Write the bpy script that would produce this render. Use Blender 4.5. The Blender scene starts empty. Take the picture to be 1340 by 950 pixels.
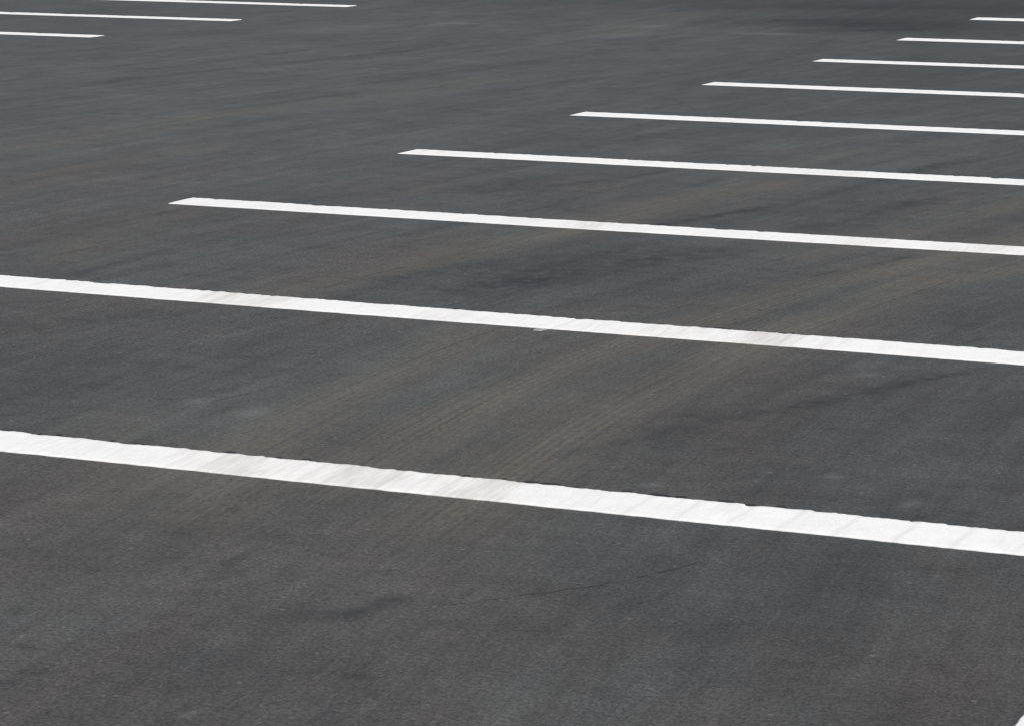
import bpy, math
import numpy as np
from mathutils import Vector, Matrix

sc = bpy.context.scene
col = sc.collection

# ------------------------------------------------------------------ camera
FPX, CAMH, YAW, PITCH, ROLL = 3705.2562, 1.73933, -0.407314, 0.180606, 0.003129
cy, sy = math.cos(YAW), math.sin(YAW)
fwd = Vector((sy * math.cos(PITCH), cy * math.cos(PITCH), -math.sin(PITCH)))
right = Vector((cy, -sy, 0.0))
up = right.cross(fwd)
r2 = math.cos(ROLL) * right + math.sin(ROLL) * up
u2 = -math.sin(ROLL) * right + math.cos(ROLL) * up
cam = bpy.data.cameras.new("camera")
cam_o = bpy.data.objects.new("camera", cam)
col.objects.link(cam_o)
m = Matrix((r2, u2, -fwd)).transposed().to_4x4()
m.translation = Vector((0, 0, CAMH))
cam_o.matrix_world = m
cam.sensor_width = 36.0
cam.sensor_fit = 'HORIZONTAL'
cam.lens = FPX / 1340 * 36.0
cam.clip_start = 0.1
cam.clip_end = 5000
sc.camera = cam_o

# ------------------------------------------------------------------ sky, sun, exposure
SUN_EL, SUN_AZ = math.radians(52), math.radians(118)      # azimuth clockwise from +Y, towards the sun
w = bpy.data.worlds.new("World")
sc.world = w
w.use_nodes = True
nt = w.node_tree
nt.nodes.clear()
sky = nt.nodes.new('ShaderNodeTexSky')
sky.sky_type = 'NISHITA'
sky.sun_disc = False
sky.sun_elevation = SUN_EL
sky.sun_rotation = SUN_AZ
bg = nt.nodes.new('ShaderNodeBackground')
bg.inputs['Strength'].default_value = 0.065
wo = nt.nodes.new('ShaderNodeOutputWorld')
nt.links.new(sky.outputs[0], bg.inputs[0])
nt.links.new(bg.outputs[0], wo.inputs[0])
sun = bpy.data.lights.new("sun", 'SUN')
sun.energy = 4.5
sun.angle = math.radians(0.53)
sun.color = (1.0, 0.955, 0.895)
sun_o = bpy.data.objects.new("sun", sun)
col.objects.link(sun_o)
to_sun = Vector((math.cos(SUN_EL) * math.sin(SUN_AZ), math.cos(SUN_EL) * math.cos(SUN_AZ), math.sin(SUN_EL)))
sun_o.rotation_euler = to_sun.to_track_quat('Z', 'Y').to_euler()
sun_o.location = (0, 0, 20)
sc.view_settings.view_transform = 'Standard'
sc.view_settings.look = 'None'
sc.view_settings.exposure = 0.0
sc.view_settings.gamma = 1.0
sc.cycles.filter_width = 1.4

# ------------------------------------------------------------------ helpers
rng = np.random.default_rng(7)


def smooth(a, b, x):
    t = np.clip((x - a) / (b - a), 0, 1)
    return t * t * (3 - 2 * t)


def noise1(x, seed, scale):
    """smooth value noise along one axis, -1..1"""
    r = np.random.default_rng(seed).uniform(-1, 1, 4096)
    t = np.asarray(x, float) / scale + 500.0
    i = np.floor(t).astype(int)
    f = t - i
    f = f * f * (3 - 2 * f)
    return r[i % 4096] * (1 - f) + r[(i + 1) % 4096] * f


def noise2(x, y, seed, sx, sy_):
    r = np.random.default_rng(seed).uniform(-1, 1, (256, 256))
    tx = np.asarray(x, float) / sx + 700.0
    ty = np.asarray(y, float) / sy_ + 300.0
    ix, iy = np.floor(tx).astype(int), np.floor(ty).astype(int)
    fx, fy = tx - ix, ty - iy
    fx, fy = fx * fx * (3 - 2 * fx), fy * fy * (3 - 2 * fy)
    a, b = r[ix % 256, iy % 256], r[(ix + 1) % 256, iy % 256]
    c, d = r[ix % 256, (iy + 1) % 256], r[(ix + 1) % 256, (iy + 1) % 256]
    return (a * (1 - fx) + b * fx) * (1 - fy) + (c * (1 - fx) + d * fx) * fy


def relief(X, Y):
    """height of the paving: a low rise towards the far right plus gentle waves of the laid surface"""
    X, Y = np.asarray(X, float), np.asarray(Y, float)
    t = np.clip(Y - 22.4, 0, None)
    rise = np.where(t < 6.0, 0.00225 * t * t, 0.081 + 0.12 * (1 - np.exp(-(t - 6.0) * 0.225)))
    fx = 0.25 + 0.75 * smooth(-14.0, -8.0, X)
    near = np.exp(-((X + 6) / 60) ** 2 - ((Y - 20) / 60) ** 2)
    wav = 0.0016 * noise2(X, Y, 5, 2.3, 3.1) + 0.0005 * noise2(X, Y, 6, 0.7, 1.1)
    return rise * fx * near + wav * near


def polyd(X, Y, pts, wx=1.0):
    """distance to a polyline and arc parameter 0..1"""
    best = np.full(X.shape, 1e9)
    par = np.zeros(X.shape)
    n = len(pts) - 1
    for i in range(n):
        ax, ay = pts[i]
        bx, by = pts[i + 1]
        dx, dy = bx - ax, by - ay
        t = np.clip(((X - ax) * dx + (Y - ay) * dy) / (dx * dx + dy * dy), 0, 1)
        d = np.hypot(X - ax - t * dx, Y - ay - t * dy)
        k = d < best
        best = np.where(k, d, best)
        par = np.where(k, (i + t) / n, par)
    return best, par


# worn tyre paths full of light dust, and dark rubber or damp streaks: real places on the ground, metres
DUST = [  # points, half width, strength
    ([(-3.5, 5.9), (-3.7, 6.6), (-3.94, 7.32), (-4.01, 7.83), (-4.12, 8.91), (-4.28, 9.6)], 0.16, 0.85),
    ([(-3.40, 6.3), (-3.49, 6.98), (-3.56, 7.83), (-3.59, 8.91), (-3.51, 9.37), (-3.42, 10.05), (-3.36, 10.81), (-3.23, 11.45), (-2.89, 12.51), (-2.5, 14.0)], 0.155, 1.0),
    ([(-2.97, 6.1), (-3.02, 6.5), (-3.07, 6.95), (-3.1, 7.6), (-3.13, 8.36), (-3.15, 9.27), (-3.11, 10.01), (-3.02, 10.96), (-2.72, 11.8), (-2.3, 13.2)], 0.155, 1.0),
    ([(-5.35, 9.4), (-5.2, 9.97), (-5.05, 10.5), (-5.03, 11.39), (-4.85, 12.03), (-4.79, 12.99), (-4.69, 13.73), (-4.5, 14.6)], 0.17, 0.8),
    ([(-9.2, 13.2), (-9.05, 14.67), (-9.06, 16.31), (-8.85, 17.71), (-8.77, 18.9), (-8.5, 21.0)], 0.30, 0.6),
    ([(-7.8, 10.9), (-8.18, 12.29), (-8.28, 13.42), (-8.3, 15.0)], 0.22, 0.45),
    ([(-6.3, 9.9), (-6.75, 11.0), (-6.9, 12.5)], 0.25, 0.35),
    ([(-3.7, 11.2), (-3.55, 12.3), (-3.3, 13.6), (-3.1, 14.7)], 0.16, 0.55),
    ([(-5.0, 14.2), (-4.7, 15.4), (-4.3, 17.0)], 0.25, 0.40),
    ([(-3.7, 6.0), (-4.0, 6.5), (-4.35, 7.1), (-4.6, 7.6)], 0.16, 0.45),
    ([(-3.3, 5.9), (-3.4, 7.5), (-3.4, 9.0), (-3.2, 10.5), (-2.9, 12.0), (-2.6, 13.8)], 0.48, 0.32),
    ([(-3.45, 5.1), (-3.8, 6.3), (-4.1, 7.4)], 0.34, 0.34),
    ([(-2.7, 5.3), (-2.9, 6.3), (-2.95, 7.2)], 0.30, 0.28),
    ([(-2.2, 5.0), (-2.35, 6.0)], 0.22, 0.28),
    ([(-9.6, 24.0), (-10.2, 28.0)], 0.5, 0.45),
]
DARK = [
    ([(-11.0, 17.6), (-11.16, 18.44), (-10.94, 19.71), (-10.63, 21.52), (-10.5, 22.5)], 0.07, 0.75),
    ([(-11.45, 20.0), (-11.35, 20.97), (-11.34, 22.2), (-11.1, 23.4)], 0.07, 0.6),
    ([(-9.3, 16.3), (-9.09, 17.5), (-8.93, 18.7)], 0.06, 0.7),
    ([(-9.4, 18.6), (-9.15, 20.15), (-9.08, 21.5), (-8.8, 23.0)], 0.12, 0.5),
    ([(-8.27, 12.3), (-8.14, 13.0), (-8.0, 13.7)], 0.05, 0.4),
    ([(-10.8, 13.2), (-10.9, 14.6), (-10.7, 16.2)], 0.09, 0.5),
    ([(-5.85, 13.0), (-5.72, 13.25), (-5.44, 13.94), (-5.3, 14.6)], 0.055, 0.8),
    ([(-4.66, 11.9), (-4.54, 12.32), (-4.4, 12.78), (-4.2, 13.43), (-4.11, 14.55), (-4.05, 15.39), (-3.76, 16.19), (-3.6, 17.0)], 0.055, 1.0),
    ([(-3.95, 12.2), (-3.81, 12.96), (-3.7, 13.66), (-3.5, 14.4)], 0.08, 0.75),
    ([(-3.5, 10.9), (-3.3, 11.5), (-3.2, 11.9)], 0.03, 0.7),
    ([(-3.12, 7.15), (-2.88, 7.76), (-2.78, 8.18), (-2.62, 8.45), (-2.48, 8.77), (-2.33, 9.16), (-2.19, 9.54)], 0.05, 0.85),
    ([(-3.05, 5.52), (-2.86, 5.66), (-2.79, 5.87)], 0.05, 0.7),
    ([(-2.66, 5.5), (-2.62, 5.75)], 0.03, 0.5),
    ([(-8.9, 26.8), (-8.6, 27.0), (-8.2, 27.1)], 0.16, 1.0),
    ([(-8.1, 25.8), (-7.75, 25.9), (-7.4, 26.1), (-6.9, 26.5)], 0.22, 0.9),
    ([(-8.6, 26.5), (-7.6, 26.8), (-6.8, 27.0)], 0.6, 0.5),
    ([(-10.25, 28.43), (-8.66, 28.73), (-7.11, 29.01)], 0.35, 0.5),
    ([(-4.65, 9.9), (-4.5, 10.4), (-4.3, 11.0), (-4.05, 11.9)], 0.24, 0.9),
    ([(-5.05, 10.1), (-4.75, 11.0)], 0.12, 0.7),
    ([(-6.23, 9.7), (-6.25, 10.2), (-6.25, 10.8)], 0.05, 0.5),
    ([(-6.9, 10.9), (-6.95, 11.6), (-6.85, 12.0)], 0.06, 0.5),
    ([(-6.1, 8.2), (-5.6, 8.9), (-5.35, 9.2)], 0.13, 0.55),
    ([(-1.9, 11.8), (-1.6, 13.2)], 0.2, 0.4),
]
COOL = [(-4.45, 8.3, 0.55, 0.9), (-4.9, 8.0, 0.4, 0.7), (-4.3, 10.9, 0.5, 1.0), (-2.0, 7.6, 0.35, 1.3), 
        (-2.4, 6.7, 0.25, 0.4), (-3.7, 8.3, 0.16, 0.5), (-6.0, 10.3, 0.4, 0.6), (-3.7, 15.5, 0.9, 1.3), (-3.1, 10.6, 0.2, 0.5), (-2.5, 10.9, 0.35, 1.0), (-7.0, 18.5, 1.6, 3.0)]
TONE = [(-1.4, 6.0, 1.3, 3.2, .15), (-1.6, 9.5, 1.3, 3.0, .10), (-6.8, 28.5, 3.4, 3.0, .30), (-9.8, 30.5, 4, 2.2, .25), (-7.75, 26.75, 1.05, .85, .42), (-8.2, 28.9, 2.8, .5, .15), (-5.2, 22.5, 2.6, 4, .12), (-3.9, 11.0, .5, 1.0, .08),
        (-12.0, 20, 4.0, 8, -.16), (-8.5, 15, 2.2, 4, -.06), (-9.0, 25.2, 1.4, 1.0, -.08), (-4.1, 13.4, .35, 1.0, .12), (-4.6, 10.8, .55, .8, .12), (-2.7, 8.2, .25, .9, .08)]
SPOT = [(-4.42, 7.72, .035, .07), (-4.17, 7.63, .05, .08), (-1.955, 7.26, .022, .05), (-2.68, 7.19, .03, .03), (-2.60, 9.05, .04, .04), (-2.80, 4.83, .015, .03), (-2.02, 7.05, .02, .03), (-2.25, 7.5, .03, .03), (-11.63, 25.6, .22, .10), (-9.7, 25.8, .12, .12), (-8.3, 25.3, .4, .10)]


def ground_masks(X, Y):
    wx = X + 0.05 * noise2(X, Y, 21, 0.5, 1.3) + 0.02 * noise2(X, Y, 22, 0.12, 0.5)
    dust = np.zeros(X.shape)
    dark = np.zeros(X.shape)
    for pts, hw, s in DUST:
        d, t = polyd(wx, Y, pts)
        e = smooth(0, .12, t) * (1 - smooth(.88, 1, t))
        br = 0.72 + 0.28 * noise2(X, Y, 31, 0.35, 0.8)
        dust = np.maximum(dust, s * e * br * np.exp(-(d / hw) ** 2 * 1.1) * (.35 + .65 * smooth(5.9, 7.1, Y)))
    for pts, hw, s in DARK:
        d, t = polyd(wx if hw > .03 else X + 0.012 * noise2(X, Y, 23, .08, .15), Y, pts)
        e = smooth(0, .15, t) * (1 - smooth(.85, 1, t))
        br = 0.65 + 0.35 * noise2(X, Y, 41, 0.2, 0.35)
        dark = np.maximum(dark, s * e * br * np.exp(-(d / hw) ** 2 * 1.2))
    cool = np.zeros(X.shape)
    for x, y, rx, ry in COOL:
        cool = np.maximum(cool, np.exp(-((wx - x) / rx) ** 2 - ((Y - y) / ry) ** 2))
    cool = np.clip(cool + (.75 + .35 * noise2(X, Y, 51, 2.0, 3.5)) * smooth(10, 20, Y), 0, 1)  # cooler with distance: sky reflection painted into the asphalt colour
    tone = np.ones(X.shape)
    for x, y, rx, ry, am in TONE:
        tone = tone * (1 - am * np.exp(-((wx - x) / rx) ** 2 - ((Y - y) / ry) ** 2))
    light = np.zeros(X.shape)
    for x, y, rx, ry in SPOT:
        light = np.maximum(light, np.exp(-((X - x) / rx) ** 2 - ((Y - y) / ry) ** 2))
    return dust, dark, cool, light, tone


def flow_u(X, Y):
    """sideways coordinate that follows the slightly bending direction of travel"""
    t = np.clip((Y - 6.5) / 5.0, 0, 1)
    b1 = -0.12 * (Y - 6.5) + 0.27 * (5.0 * (t ** 3 - t ** 4 / 2) + np.clip(Y - 11.5, 0, None))
    b1 = np.where(Y > 18, 0.15 * (Y - 18) + (-0.12 * 11.5 + 0.27 * 9.0), b1)
    k = smooth(-7.5, -3.5, X)
    return X - k * b1 - (1 - k) * 0.05 * (Y - 6.5)


def grid_mesh(name, xs, ys, zf, mat, uv=None):
    nx, ny = len(xs), len(ys)
    X, Y = np.meshgrid(xs, ys)
    X, Y = X.ravel(), Y.ravel()
    Z = zf(X, Y)
    me = bpy.data.meshes.new(name)
    me.vertices.add(nx * ny)
    me.vertices.foreach_set('co', np.column_stack([X, Y, Z]).astype(np.float32).ravel())
    i = np.arange(nx - 1)[None, :] + nx * np.arange(ny - 1)[:, None]
    q = np.stack([i, i + 1, i + nx + 1, i + nx], -1).reshape(-1, 4)
    me.loops.add(q.size)
    me.loops.foreach_set('vertex_index', q.ravel().astype(np.int32))
    me.polygons.add(len(q))
    me.polygons.foreach_set('loop_start', np.arange(0, q.size, 4, dtype=np.int32))
    me.polygons.foreach_set('use_smooth', np.ones(len(q), dtype=bool))
    me.update()
    me.validate()
    me.materials.append(mat)
    return me, X, Y


def attr(me, name, v):
    a = me.attributes.new(name, 'FLOAT', 'POINT')
    a.data.foreach_set('value', np.asarray(v, dtype=np.float32))


def add(name, me, parent=None):
    o = bpy.data.objects.new(name, me)
    col.objects.link(o)
    if parent:
        o.parent = parent
    return o


# ------------------------------------------------------------------ material helpers
class N:
    def __init__(s, name):
        s.m = bpy.data.materials.new(name)
        s.m.use_nodes = True
        s.t = s.m.node_tree
        s.b = s.t.nodes['Principled BSDF']
        s.g = s.t.nodes.new('ShaderNodeNewGeometry')

    def link(s, a, b):
        s.t.links.new(a, b)

    def setin(s, sock, v):
        if hasattr(v, 'is_output'):
            s.link(v, sock)
        else:
            sock.default_value = v

    def attr(s, name):
        n = s.t.nodes.new('ShaderNodeAttribute')
        n.attribute_name = name
        return n.outputs['Fac']

    def math(s, op, a, b=0.0, c=0.0, clamp=False):
        n = s.t.nodes.new('ShaderNodeMath')
        n.operation = op
        n.use_clamp = clamp
        for k, v in enumerate((a, b, c)):
            s.setin(n.inputs[k], v)
        return n.outputs[0]

    def vec(s, x, y, z=0.0):
        n = s.t.nodes.new('ShaderNodeCombineXYZ')
        for k, v in enumerate((x, y, z)):
            s.setin(n.inputs[k], v)
        return n.outputs[0]

    def noise(s, v, scale=1.0, detail=2.0, rough=0.5, dist=0.0):
        n = s.t.nodes.new('ShaderNodeTexNoise')
        s.link(v, n.inputs['Vector'])
        n.inputs['Scale'].default_value = scale
        n.inputs['Detail'].default_value = detail
        n.inputs['Roughness'].default_value = rough
        n.inputs['Distortion'].default_value = dist
        return n.outputs[0]

    def rng(s, v, a, b, c, d, mode='LINEAR'):
        n = s.t.nodes.new('ShaderNodeMapRange')
        n.interpolation_type = mode
        for k, x in enumerate((v, a, b, c, d)):
            s.setin(n.inputs[k], x)
        return n.outputs[0]

    def mix(s, f, a, b, mode='MIX'):
        n = s.t.nodes.new('ShaderNodeMix')
        n.data_type = 'RGBA'
        n.blend_type = mode
        s.setin(n.inputs[0], f)
        for sock, v in ((n.inputs[6], a), (n.inputs[7], b)):
            if hasattr(v, 'is_output'):
                s.link(v, sock)
            else:
                sock.default_value = (*v, 1)
        return n.outputs[2]

    def grey(s, v):
        return s.vec(v, v, v)


def asphalt_material():
    a = N('asphalt')
    sep = a.t.nodes.new('ShaderNodeSeparateXYZ')
    a.link(a.g.outputs['Position'], sep.inputs[0])
    X, Y = sep.outputs[0], sep.outputs[1]
    P = a.vec(X, Y, 0.0)
    u = a.attr('flow')
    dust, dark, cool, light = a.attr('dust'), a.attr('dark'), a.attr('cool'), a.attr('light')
    # large mottling, stretched along the laying direction
    big = a.noise(a.vec(a.math('MULTIPLY', u, 1.1), a.math('MULTIPLY', Y, 0.42)), 1.0, 7, .62, .3)
    mid = a.noise(a.vec(a.math('MULTIPLY', u, 3.6), a.math('MULTIPLY', Y, 1.1), 4.0), 1.0, 7, .66, .4)
    st1 = a.noise(a.vec(a.math('MULTIPLY', u, 9.0), a.math('MULTIPLY', Y, .55), 9.0), 1.0, 6, .66, .2)
    st2 = a.noise(a.vec(a.math('MULTIPLY', u, 38.0), a.math('MULTIPLY', Y, 1.6), 2.0), 1.0, 4, .66, .2)
    # across-lane lay marks, seen as thin level dashes from low down
    lay = a.noise(a.vec(a.math('MULTIPLY', X, 2.2), a.math('MULTIPLY', Y, 7.0), 3.0), 1.0, 6, .7, .3)
    hue = a.noise(a.vec(a.math('MULTIPLY', u, 1.7), a.math('MULTIPLY', Y, 0.6), 20.0), 1.0, 3, .6, .6)
    hue2 = a.noise(a.vec(a.math('MULTIPLY', u, 5.0), a.math('MULTIPLY', Y, 2.2), 27.0), 1.0, 3, .6, .6)
    g1 = a.noise(P, 70.0, 4, .8)
    g2 = a.noise(a.vec(X, a.math('MULTIPLY', Y, .55), 2.0), 135.0, 3, .75)
    g3 = a.noise(a.vec(a.math('MULTIPLY', X, 1.0), a.math('MULTIPLY', Y, .42), 1.0), 24.0, 3, .65, .2)
    h = a.rng(a.math('ADD', a.math('MULTIPLY', hue, .6), a.math('MULTIPLY', hue2, .4)), .36, .62, .12, 1)
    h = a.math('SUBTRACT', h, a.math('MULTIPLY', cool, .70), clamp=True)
    h = a.math('ADD', h, a.rng(Y, 6.0, 9.5, .13, 0.0), clamp=True)
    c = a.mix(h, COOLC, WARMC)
    # far ground is mixed cooler above: grazing sky reflection put into the colour
    for v, lo, hi, p0, p1 in ((big, .3, .7, .87, 1.13), (mid, .28, .72, .85, 1.15), (st1, .32, .68, .86, 1.14),
                              (st2, .3, .7, .91, 1.09), (lay, .32, .68, .88, 1.12)):
        c = a.mix(1.0, c, a.grey(a.rng(v, lo, hi, p0, p1)), 'MULTIPLY')
    c = a.mix(1.0, c, a.grey(a.rng(g1, .28, .72, .50, 1.50)), 'MULTIPLY')
    c = a.mix(1.0, c, a.grey(a.rng(g2, .27, .73, .45, 1.55)), 'MULTIPLY')
    c = a.mix(1.0, c, a.grey(a.rng(g3, .3, .7, .92, 1.08)), 'MULTIPLY')
    fl = a.noise(a.vec(a.math('MULTIPLY', X, 1.0), a.math('MULTIPLY', Y, .8), 33.0), 8.0, 7, .74, .5)
    c = a.mix(1.0, c, a.grey(a.rng(fl, .55, .70, 1.0, .66)), 'MULTIPLY')
    c = a.mix(1.0, c, a.grey(a.rng(fl, .30, .44, 1.10, 1.0)), 'MULTIPLY')
    # dusty tyre paths with fine lengthwise ribs
    rib = a.noise(a.vec(a.math('MULTIPLY', u, 30.0), a.math('MULTIPLY', Y, .22), 6.0), 1.0, 2.5, .6, .08)
    tread = a.noise(a.vec(a.math('MULTIPLY', u, 60.0), a.math('MULTIPLY', Y, 24.0), 8.0), 1.0, 1, .5)
    df = a.math('MULTIPLY', dust, a.math('MULTIPLY', a.math('ADD', a.rng(rib, .34, .58, .26, 1.0), a.math('MULTIPLY', a.math('SINE', a.math('ADD', a.math('MULTIPLY', u, 205.0), a.math('MULTIPLY', rib, 9.0))), .30), clamp=True), a.rng(tread, .40, .60, .52, 1.15)))
    c = a.mix(a.math('MULTIPLY', df, .88, clamp=True), c, DUSTC)
    blob = a.noise(P, 13.0, 3, .6, .4)
    kd = a.math('MULTIPLY', dark, a.rng(blob, .38, .60, .35, 1.25))
    c = a.mix(a.math('MULTIPLY', kd, .92, clamp=True), c, (.022, .023, .026))
    c = a.mix(1.0, c, a.grey(a.attr('tone')), 'MULTIPLY')
    c = a.mix(a.math('MULTIPLY', a.math('MULTIPLY', light, a.rng(g1, .35, .6, .5, 1.2)), .30), c, (.20, .21, .21))
    # loose pale chips and little pits
    vo = a.t.nodes.new('ShaderNodeTexVoronoi')
    vo.inputs['Scale'].default_value = 42.0
    a.link(P, vo.inputs['Vector'])
    vs = a.t.nodes.new('ShaderNodeSeparateXYZ')
    a.link(vo.outputs['Color'], vs.inputs[0])
    near_c = a.math('LESS_THAN', vo.outputs['Distance'], a.rng(vs.outputs[1], 0, 1, .12, .28))
    chip = a.math('MULTIPLY', near_c, a.math('GREATER_THAN', vs.outputs[0], .972))
    pit = a.math('MULTIPLY', near_c, a.math('LESS_THAN', vs.outputs[0], .09))
    c = a.mix(a.math('MULTIPLY', chip, .40), c, (.20, .19, .175))
    c = a.mix(a.math('MULTIPLY', pit, .5), c, (.028, .027, .027))
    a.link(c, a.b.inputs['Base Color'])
    a.link(a.rng(mid, .3, .7, .72, .84), a.b.inputs['Roughness'])
    a.b.inputs['Specular IOR Level'].default_value = 0.42
    bump = a.t.nodes.new('ShaderNodeBump')
    bump.inputs['Strength'].default_value = 0.55
    bump.inputs['Distance'].default_value = 0.004
    hgt = a.math('ADD', a.math('MULTIPLY', g2, .55), a.math('MULTIPLY', g1, .9))
    hgt = a.math('SUBTRACT', hgt, a.math('MULTIPLY', pit, .8))
    a.link(hgt, bump.inputs['Height'])
    a.link(bump.outputs[0], a.b.inputs['Normal'])
    return a.m


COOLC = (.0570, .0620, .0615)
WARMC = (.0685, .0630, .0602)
DUSTC = (.128, .114, .087)


def paint_material():
    a = N('white_road_paint')
    sep = a.t.nodes.new('ShaderNodeSeparateXYZ')
    a.link(a.g.outputs['Position'], sep.inputs[0])
    X, Y = sep.outputs[0], sep.outputs[1]
    P = a.vec(X, Y, 0.0)
    dust = a.attr('dust')
    n1 = a.noise(P, 9.0, 4, .6, .3)
    n2 = a.noise(P, 120.0, 3, .65)
    c = a.mix(a.rng(n1, .3, .7, 0, 1), (.775, .775, .765), (.835, .832, .82))
    c = a.mix(1.0, c, a.grey(a.rng(n2, .25, .75, .88, 1.08)), 'MULTIPLY')
    # faint grey grime scraped across the line by tyres
    sx = a.math('ADD', X, a.math('MULTIPLY', Y, .07))
    scr = a.noise(a.vec(a.math('MULTIPLY', sx, 46.0), a.math('MULTIPLY', Y, 3.5), 2.0), 1.0, 5, .72, .3)
    patch = a.noise(a.vec(a.math('MULTIPLY', X, 3.4), a.math('MULTIPLY', Y, .9), 5.0), 1.0, 4, .6)
    grime = a.math('MULTIPLY', a.rng(scr, .48, .70, 0, 1), a.rng(patch, .44, .62, .10, 1.3))
    c = a.mix(a.math('MULTIPLY', a.math('MULTIPLY', grime, a.rng(n2, .35, .6, .3, 1.2)), .45, clamp=True), c, (.52, .495, .46))
    c = a.mix(a.math('MULTIPLY', a.math('MULTIPLY', dust, a.rng(scr, .35, .6, .15, 1.0)), .42, clamp=True), c, (.50, .46, .40))
    worn = a.math('MULTIPLY', a.rng(a.noise(P, 150.0, 3, .8), .56, .66, 0, 1), a.rng(a.noise(P, 5.0, 4, .65), .42, .66, .08, .8))
    c = a.mix(a.math('MULTIPLY', worn, .34), c, (.34, .335, .325))
    c = a.mix(a.math('MULTIPLY', a.math('MULTIPLY', a.attr('scuff'), a.rng(scr, .36, .62, .25, 1.0)), .46, clamp=True), c, (.50, .47, .43))
    seam = a.attr('seam')
    c = a.mix(a.math('MULTIPLY', a.math('MULTIPLY', seam, a.rng(n2, .3, .6, .5, 1.2)), .42, clamp=True), c, (.42, .40, .37))
    # pinholes where the stone shows through
    pin = a.rng(a.noise(P, 75.0, 3, .7), .655, .72, 0, 1)
    c = a.mix(a.math('MULTIPLY', pin, .55), c, (.22, .22, .22))
    a.link(c, a.b.inputs['Base Color'])
    a.b.inputs['Roughness'].default_value = 0.62
    a.b.inputs['Specular IOR Level'].default_value = 0.4
    bump = a.t.nodes.new('ShaderNodeBump')
    bump.inputs['Strength'].default_value = 0.5
    bump.inputs['Distance'].default_value = 0.003
    a.link(a.math('ADD', a.math('MULTIPLY', n2, .6), a.math('MULTIPLY', scr, .12)), bump.inputs['Height'])
    a.link(bump.outputs[0], a.b.inputs['Normal'])
    return a.m


def simple_material(name, c1, c2, scale, rough):
    a = N(name)
    n = a.noise(a.g.outputs['Position'], scale, 3, .6)
    a.link(a.mix(a.rng(n, .3, .7, 0, 1), c1, c2), a.b.inputs['Base Color'])
    a.b.inputs['Roughness'].default_value = rough
    return a.m


ASPHALT = asphalt_material()
PAINT = paint_material()
EDGE_DARK = simple_material('near_black_edge', (.012, .012, .013), (.03, .03, .031), 60, .8)  # near-black for the slivers added beside the paint

# ------------------------------------------------------------------ the paved ground, one sheet to the horizon
xf = np.concatenate([np.arange(-22, -7, .06), np.arange(-7, .5, .03), np.arange(.5, 4, .12)])
yf = 3.4 * np.exp(np.arange(0, math.log(37 / 3.4), .0052))
gx = np.concatenate([-22 - np.cumsum(1.5 * 1.55 ** np.arange(14))[::-1], xf, 4 + np.cumsum(1.5 * 1.55 ** np.arange(14))])
gy = np.concatenate([3.4 - np.cumsum(.8 * 1.6 ** np.arange(14))[::-1], yf, yf[-1] + np.cumsum(1.5 * 1.55 ** np.arange(14))])
gme, GX, GY = grid_mesh('ground', gx, gy, relief, ASPHALT)
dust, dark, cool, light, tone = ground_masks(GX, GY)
attr(gme, 'tone', tone)
attr(gme, 'dust', dust)
attr(gme, 'dark', dark)
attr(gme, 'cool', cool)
attr(gme, 'light', light)
attr(gme, 'flow', flow_u(GX, GY))
ground = add('ground', gme)
ground['kind'] = 'structure'
ground['label'] = 'dark grey asphalt of an empty car park with faint tan tyre tracks'

# ------------------------------------------------------------------ painted lines
THICK = 0.0035


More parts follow.
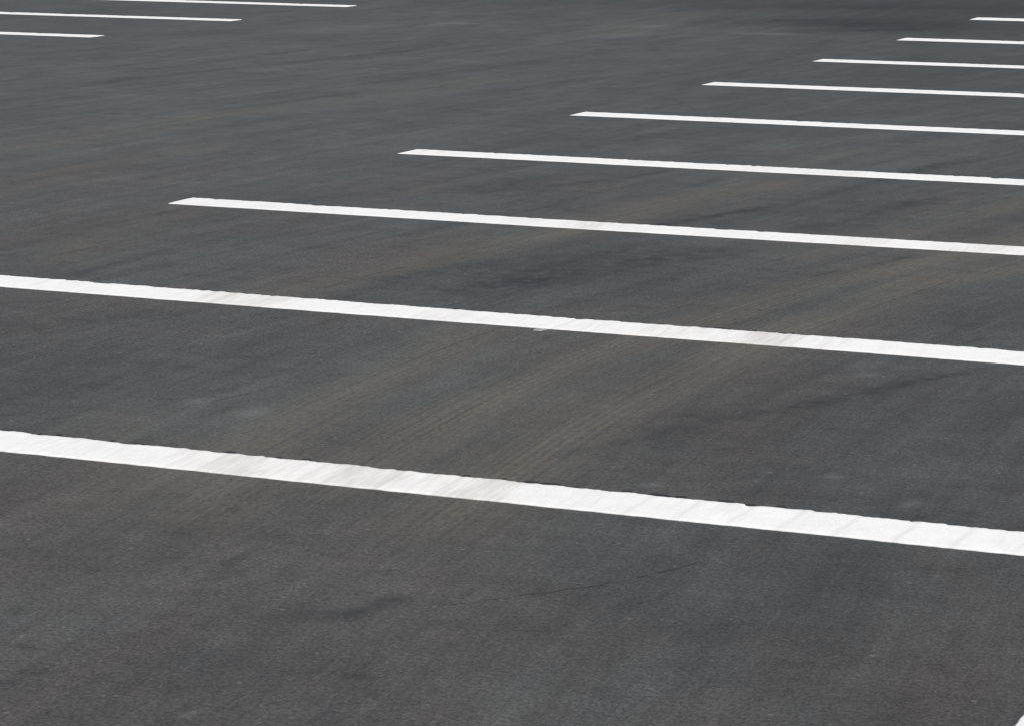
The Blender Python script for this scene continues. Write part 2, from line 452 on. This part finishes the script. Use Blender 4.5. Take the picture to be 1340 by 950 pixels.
def line_mesh(name, axis, a0, a1, c0, c1, width, step, seed, ragged, seams=None, scuffs=None):
    """a raised band of paint along X (axis 0) or Y (axis 1) from a0 to a1; its centre runs from c0 to c1"""
    n = int((a1 - a0) / step) + 1
    t = np.linspace(a0, a1, n)
    cen = c0 + (c1 - c0) * (t - a0) / (a1 - a0) + 0.006 * noise1(t, seed + 3, 1.4)
    lump = np.clip(noise1(t, seed, .028) * 1.6, -.3, 1.4)
    fa = ragged * (1.5 * lump + 1.1 * noise1(t, seed + 1, .012) + .5 * noise1(t, seed + 2, .09) + .25 * noise1(t, seed + 5, .33))
    na = ragged * .55 * (.7 * noise1(t, seed + 6, .02) + noise1(t, seed + 7, .05) + .8 * noise1(t, seed + 8, .2))
    # now and then a chip out of the far edge
    ch = noise1(t, seed + 9, .05)
    fa = fa - np.clip(ch - .72, 0, 1) * ragged * 22
    lo = cen - width / 2 + na
    hi = cen + width / 2 + fa
    rows = np.array([0, 0, .02, .12, .3, .5, .7, .88, .98, 1, 1])
    zz = np.array([-.002, .6 * THICK, THICK, THICK, THICK, THICK, THICK, THICK, THICK, .6 * THICK, -.002])
    A = np.repeat(t[:, None], len(rows), 1)
    # the two ends are cut along the aisle, not quite even
    endw = np.clip(1 - (t - a0) / .03, 0, 1)[:, None] + np.clip(1 - (a1 - t) / .03, 0, 1)[:, None]
    A = A + endw * .008 * noise1(rows * .25, seed + 11, .04)[None, :]
    B = lo[:, None] + (hi - lo)[:, None] * rows[None, :]
    Xc, Yc = (A, B) if axis == 0 else (B, A)
    Z = relief(Xc, Yc) + zz[None, :]
    Z += np.where(zz[None, :] > .8 * THICK, .0004 * noise2(Xc, Yc, seed + 13, .03, .04), 0)
    Z[0, :] = relief(Xc[0], Yc[0]) - .002
    Z[-1, :] = relief(Xc[-1], Yc[-1]) - .002
    me = bpy.data.meshes.new(name)
    k = len(rows)
    me.vertices.add(n * k)
    me.vertices.foreach_set('co', np.stack([Xc, Yc, Z], -1).astype(np.float32).ravel())
    i = np.arange(k - 1)[None, :] + k * np.arange(n - 1)[:, None]
    q = np.stack([i, i + k, i + k + 1, i + 1], -1).reshape(-1, 4)
    if axis == 1:
        q = q[:, ::-1]
    me.loops.add(q.size)
    me.loops.foreach_set('vertex_index', np.ascontiguousarray(q).ravel().astype(np.int32))
    me.polygons.add(len(q))
    me.polygons.foreach_set('loop_start', np.arange(0, q.size, 4, dtype=np.int32))
    me.polygons.foreach_set('use_smooth', np.ones(len(q), dtype=bool))
    me.update()
    me.validate()
    me.materials.append(PAINT)
    X1, Y1 = Xc.ravel(), Yc.ravel()
    attr(me, 'dust', ground_masks(X1, Y1)[0])
    sc_ = np.zeros(X1.shape)
    for x0, x1, am in (scuffs or []):
        xx = X1 + .08 * (Y1 - c0) + .03 * noise2(X1, Y1, seed + 60, .06, .12)
        sc_ = np.maximum(sc_, am * smooth(x0 - .03, x0 + .03, xx) * (1 - smooth(x1 - .03, x1 + .03, xx)))
    attr(me, 'scuff', sc_)
    s = np.zeros(X1.shape)
    if seams is not None:
        for sx_, sl, st in seams:
            cx = sx_ + sl * (Y1 - c0) + .006 * noise1(Y1, 77, .06)
            s = np.maximum(s, st * np.exp(-((X1 - cx) / .008) ** 2))
    attr(me, 'seam', s)
    return me, t, cen, hi


def dark_edge(parent, t, hi, seed, axis, density, side=1.0):
    """broken near-black slivers added along one edge of the paint"""
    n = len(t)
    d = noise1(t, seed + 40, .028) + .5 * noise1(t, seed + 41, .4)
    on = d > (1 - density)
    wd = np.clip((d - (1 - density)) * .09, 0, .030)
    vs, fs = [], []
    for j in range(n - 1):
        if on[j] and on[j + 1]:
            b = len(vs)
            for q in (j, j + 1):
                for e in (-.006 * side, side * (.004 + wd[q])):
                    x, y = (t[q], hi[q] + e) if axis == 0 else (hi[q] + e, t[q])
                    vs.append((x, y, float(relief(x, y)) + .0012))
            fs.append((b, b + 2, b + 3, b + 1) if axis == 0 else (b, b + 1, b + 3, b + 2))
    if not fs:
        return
    me = bpy.data.meshes.new('dark_edge_sliver')
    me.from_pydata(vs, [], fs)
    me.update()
    me.materials.append(EDGE_DARK)
    add('dark_edge_sliver', me, parent)['kind'] = 'stuff'


XL, XH = -7.035, -1.244            # where the right-hand bay lines start and where they meet the head line
Y0, SP = 6.939, 2.6
R_GROUP, L_GROUP = 'bay lines of the right-hand row', 'bay lines of the far left row'
RIGHT = [
    # n, width, label
    (0, .240, 'widest and nearest white bay line, crossing the whole foreground with faint cross scrapes'),
    (1, .248, 'second nearest white bay line, the other one that spans the whole picture width'),
    (2, .248, 'white bay line whose pointed left tip is nearest, third from the front'),
    (3, .248, 'fourth white bay line from the front, its left tip above the middle of the picture'),
    (4, .248, 'fifth white bay line from the front on the right, next behind the fourth'),
    (5, .262, 'white bay line on the right, fourth from the back of its row'),
    (6, .262, 'thin white bay line on the right, third from the back of its row'),
    (7, .270, 'short thin white bay line on the right, just in front of the farthest one'),
    (8, .270, 'shortest and farthest white bay line, at the top right beside a dark patch'),
]
cenY = {0: 6.939, 1: 9.555, 2: 12.158, 3: 14.71, 4: 17.295, 5: 19.96, 6: 22.57, 7: 25.14, 8: 27.74}
ENDX = {0: -7.04, 1: -7.03, 2: -7.052, 3: -7.012, 4: -7.015, 5: -7.045, 6: -7.012, 7: -7.02, 8: -7.01}
# stretches of a line dirtied by crossing tyres: from x, to x, strength
SCUFF = {0: [(-3.94, -3.76, .9), (-3.54, -3.34, 1.0), (-3.15, -3.0, .9), (-2.2, -2.1, .3)], 1: [(-5.45, -5.08, .9), (-3.22, -3.0, 1.0), (-4.5, -4.3, .35)],
         2: [(-5.3, -5.1, .5), (-3.6, -3.4, .5)], 3: [(-4.6, -4.3, .4)]}
right_lines = []
for n, wdt, lab in RIGHT:
    yc = cenY[n]
    step = .008 if n < 2 else (.012 if n < 4 else .025)
    rag = .0036 if n < 3 else .005
    seams = None
    if n == 0:
        seams = [(-4.02, -.10, .35), (-3.92, -.10, .5), (-3.80, -.10, .5), (-3.60, -.10, .8), (-3.52, -.10, .8), (-3.36, -.10, .6), (-3.27, -.10, .5),
                 (-3.18, -.10, .7), (-3.08, -.10, .4), (-2.78, -.10, .3), (-2.62, .01, .35), (-2.48, .01, .45), (-2.33, .01, .45), (-2.19, .01, .5),
                 (-2.04, .01, .55), (-1.88, .01, .7), (-1.73, .01, .6), (-1.57, .01, .5), (-1.45, .01, .4)]
    elif n == 1:
        seams = [(-5.35, -.1, .5), (-5.22, -.1, .6), (-5.05, -.1, .4), (-3.9, -.1, .3), (-3.15, -.12, .7), (-3.06, -.1, .7), (-2.9, -.1, .4), (-2.55, -.1, .3)]
    me, t, cen, hi = line_mesh('bay_line', 0, ENDX[n], XH, yc + (.012 if n == 1 else 0), yc, wdt, step, 100 + 17 * n, rag, seams, SCUFF.get(n))
    o = add('bay_line', me)
    o['label'] = lab
    o['category'] = 'painted line'
    o['group'] = R_GROUP
    right_lines.append(o)
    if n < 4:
        dark_edge(o, t, hi, 300 + n, 0, .72 if n == 0 else .55)

LEFT = [
    (22.50, 22.50, .26, 'shortest and nearest white bay line of the row at the top left corner'),
    (25.19, 25.14, .26, 'middle white bay line of the three at the top left'),
    (27.79, 27.73, .27, 'farthest white bay line at the top left, cut by the upper border'),
]
for k, (ca, cb, wdt, lab) in enumerate(LEFT):
    me, t, cen, hi = line_mesh('bay_line', 0, -19.65, -13.86, ca, cb, wdt, .03, 500 + 13 * k, .006)
    o = add('bay_line', me)
    o['label'] = lab
    o['category'] = 'painted line'
    o['group'] = L_GROUP

# head line that closes the right-hand bays, seen only at the lower right corner
me, t, cen, hi = line_mesh('head_line', 1, 1.6, 30.6, XH + .003 + .12, XH + .003 + .12, .24, .02, 701, .004)
o = add('head_line', me)
o['label'] = 'steep white line whose worn edge just shows in the bottom right corner'
o['category'] = 'painted line'


# a smear of paint that dripped off the second line
def blot(name, x, y, rx, ry, mat, zoff, parent, seed, dome=.0):
    n = 26
    a = np.linspace(0, 2 * np.pi, n, endpoint=False)
    r = 1 + .28 * noise1(a, seed, .5) + .12 * noise1(a, seed + 1, .25)
    r[-1] = (r[0] + r[-2]) / 2
    px, py = x + rx * r * np.cos(a), y + ry * r * np.sin(a)
    qx, qy = x + .7 * rx * r * np.cos(a), y + .7 * ry * r * np.sin(a)
    vs = [(px[i], py[i], float(relief(px[i], py[i])) - .001) for i in range(n)]
    vs += [(qx[i], qy[i], float(relief(qx[i], qy[i])) + zoff) for i in range(n)]
    vs.append((x, y, float(relief(x, y)) + zoff + dome))
    fs = [(i, (i + 1) % n, n + (i + 1) % n, n + i) for i in range(n)] + [(n + i, n + (i + 1) % n, 2 * n) for i in range(n)]
    me_ = bpy.data.meshes.new(name)
    me_.from_pydata(vs, [], fs)
    me_.update()
    me_.materials.append(mat)
    return add(name, me_, parent)


GREYPAINT = simple_material('thin_grey_paint', (.24, .25, .26), (.36, .36, .36), 70, .7)
blot('paint_smear', -3.95, 9.408, .026, .032, GREYPAINT, .0012, right_lines[1], 61)


# ------------------------------------------------------------------ hairline cracks and small pits in the paving
def crack(pts, wmax, seed):
    pts = np.array(pts, float)
    seg = np.hypot(*np.diff(pts, axis=0).T)
    cum = np.concatenate([[0], np.cumsum(seg)])
    t = np.arange(0, cum[-1], .008)
    x, y = np.interp(t, cum, pts[:, 0]), np.interp(t, cum, pts[:, 1])
    x = x + .008 * noise1(t, seed, .05) + .004 * noise1(t, seed + 1, .015)
    wd = wmax * np.clip(.25 + .9 * noise1(t, seed + 2, .03), 0.0, 1) * smooth(0, .12, t / cum[-1]) ** .5
    vs, fs = [], []
    for j in range(len(t)):
        for e in (-1, 1):
            px = x[j] + e * wd[j] / 2
            vs.append((px, y[j], float(relief(px, y[j])) + .0011))
        if j:
            b = 2 * j
            fs.append((b - 2, b - 1, b + 1, b))
    me_ = bpy.data.meshes.new('crack')
    me_.from_pydata(vs, [], fs)
    me_.update()
    me_.materials.append(CRACK)
    add('crack', me_, ground)


CRACK = simple_material('crack_filler', (.030, .030, .031), (.048, .046, .044), 80, .85)
crack([(-2.66, 5.80), (-2.62, 5.86), (-2.42, 6.12), (-2.30, 6.34), (-2.22, 6.52)], .008, 801)
crack([(-4.38, 7.66), (-4.31, 8.04), (-4.22, 8.20)], .005, 811)
for k, (x, y, rx, ry) in enumerate([(-2.205, 6.565, .011, .022), (-2.005, 6.735, .012, .020), (-1.82, 6.765, .008, .014), (-3.17, 5.49, .006, .012),
                                    (-2.95, 5.74, .008, .02), (-2.88, 5.60, .010, .014), (-3.99, 6.5, .007, .014), (-1.66, 7.55, .009, .02)]):
    blot('pit', x, y, rx, ry, CRACK, .0009, ground, 900 + 3 * k)
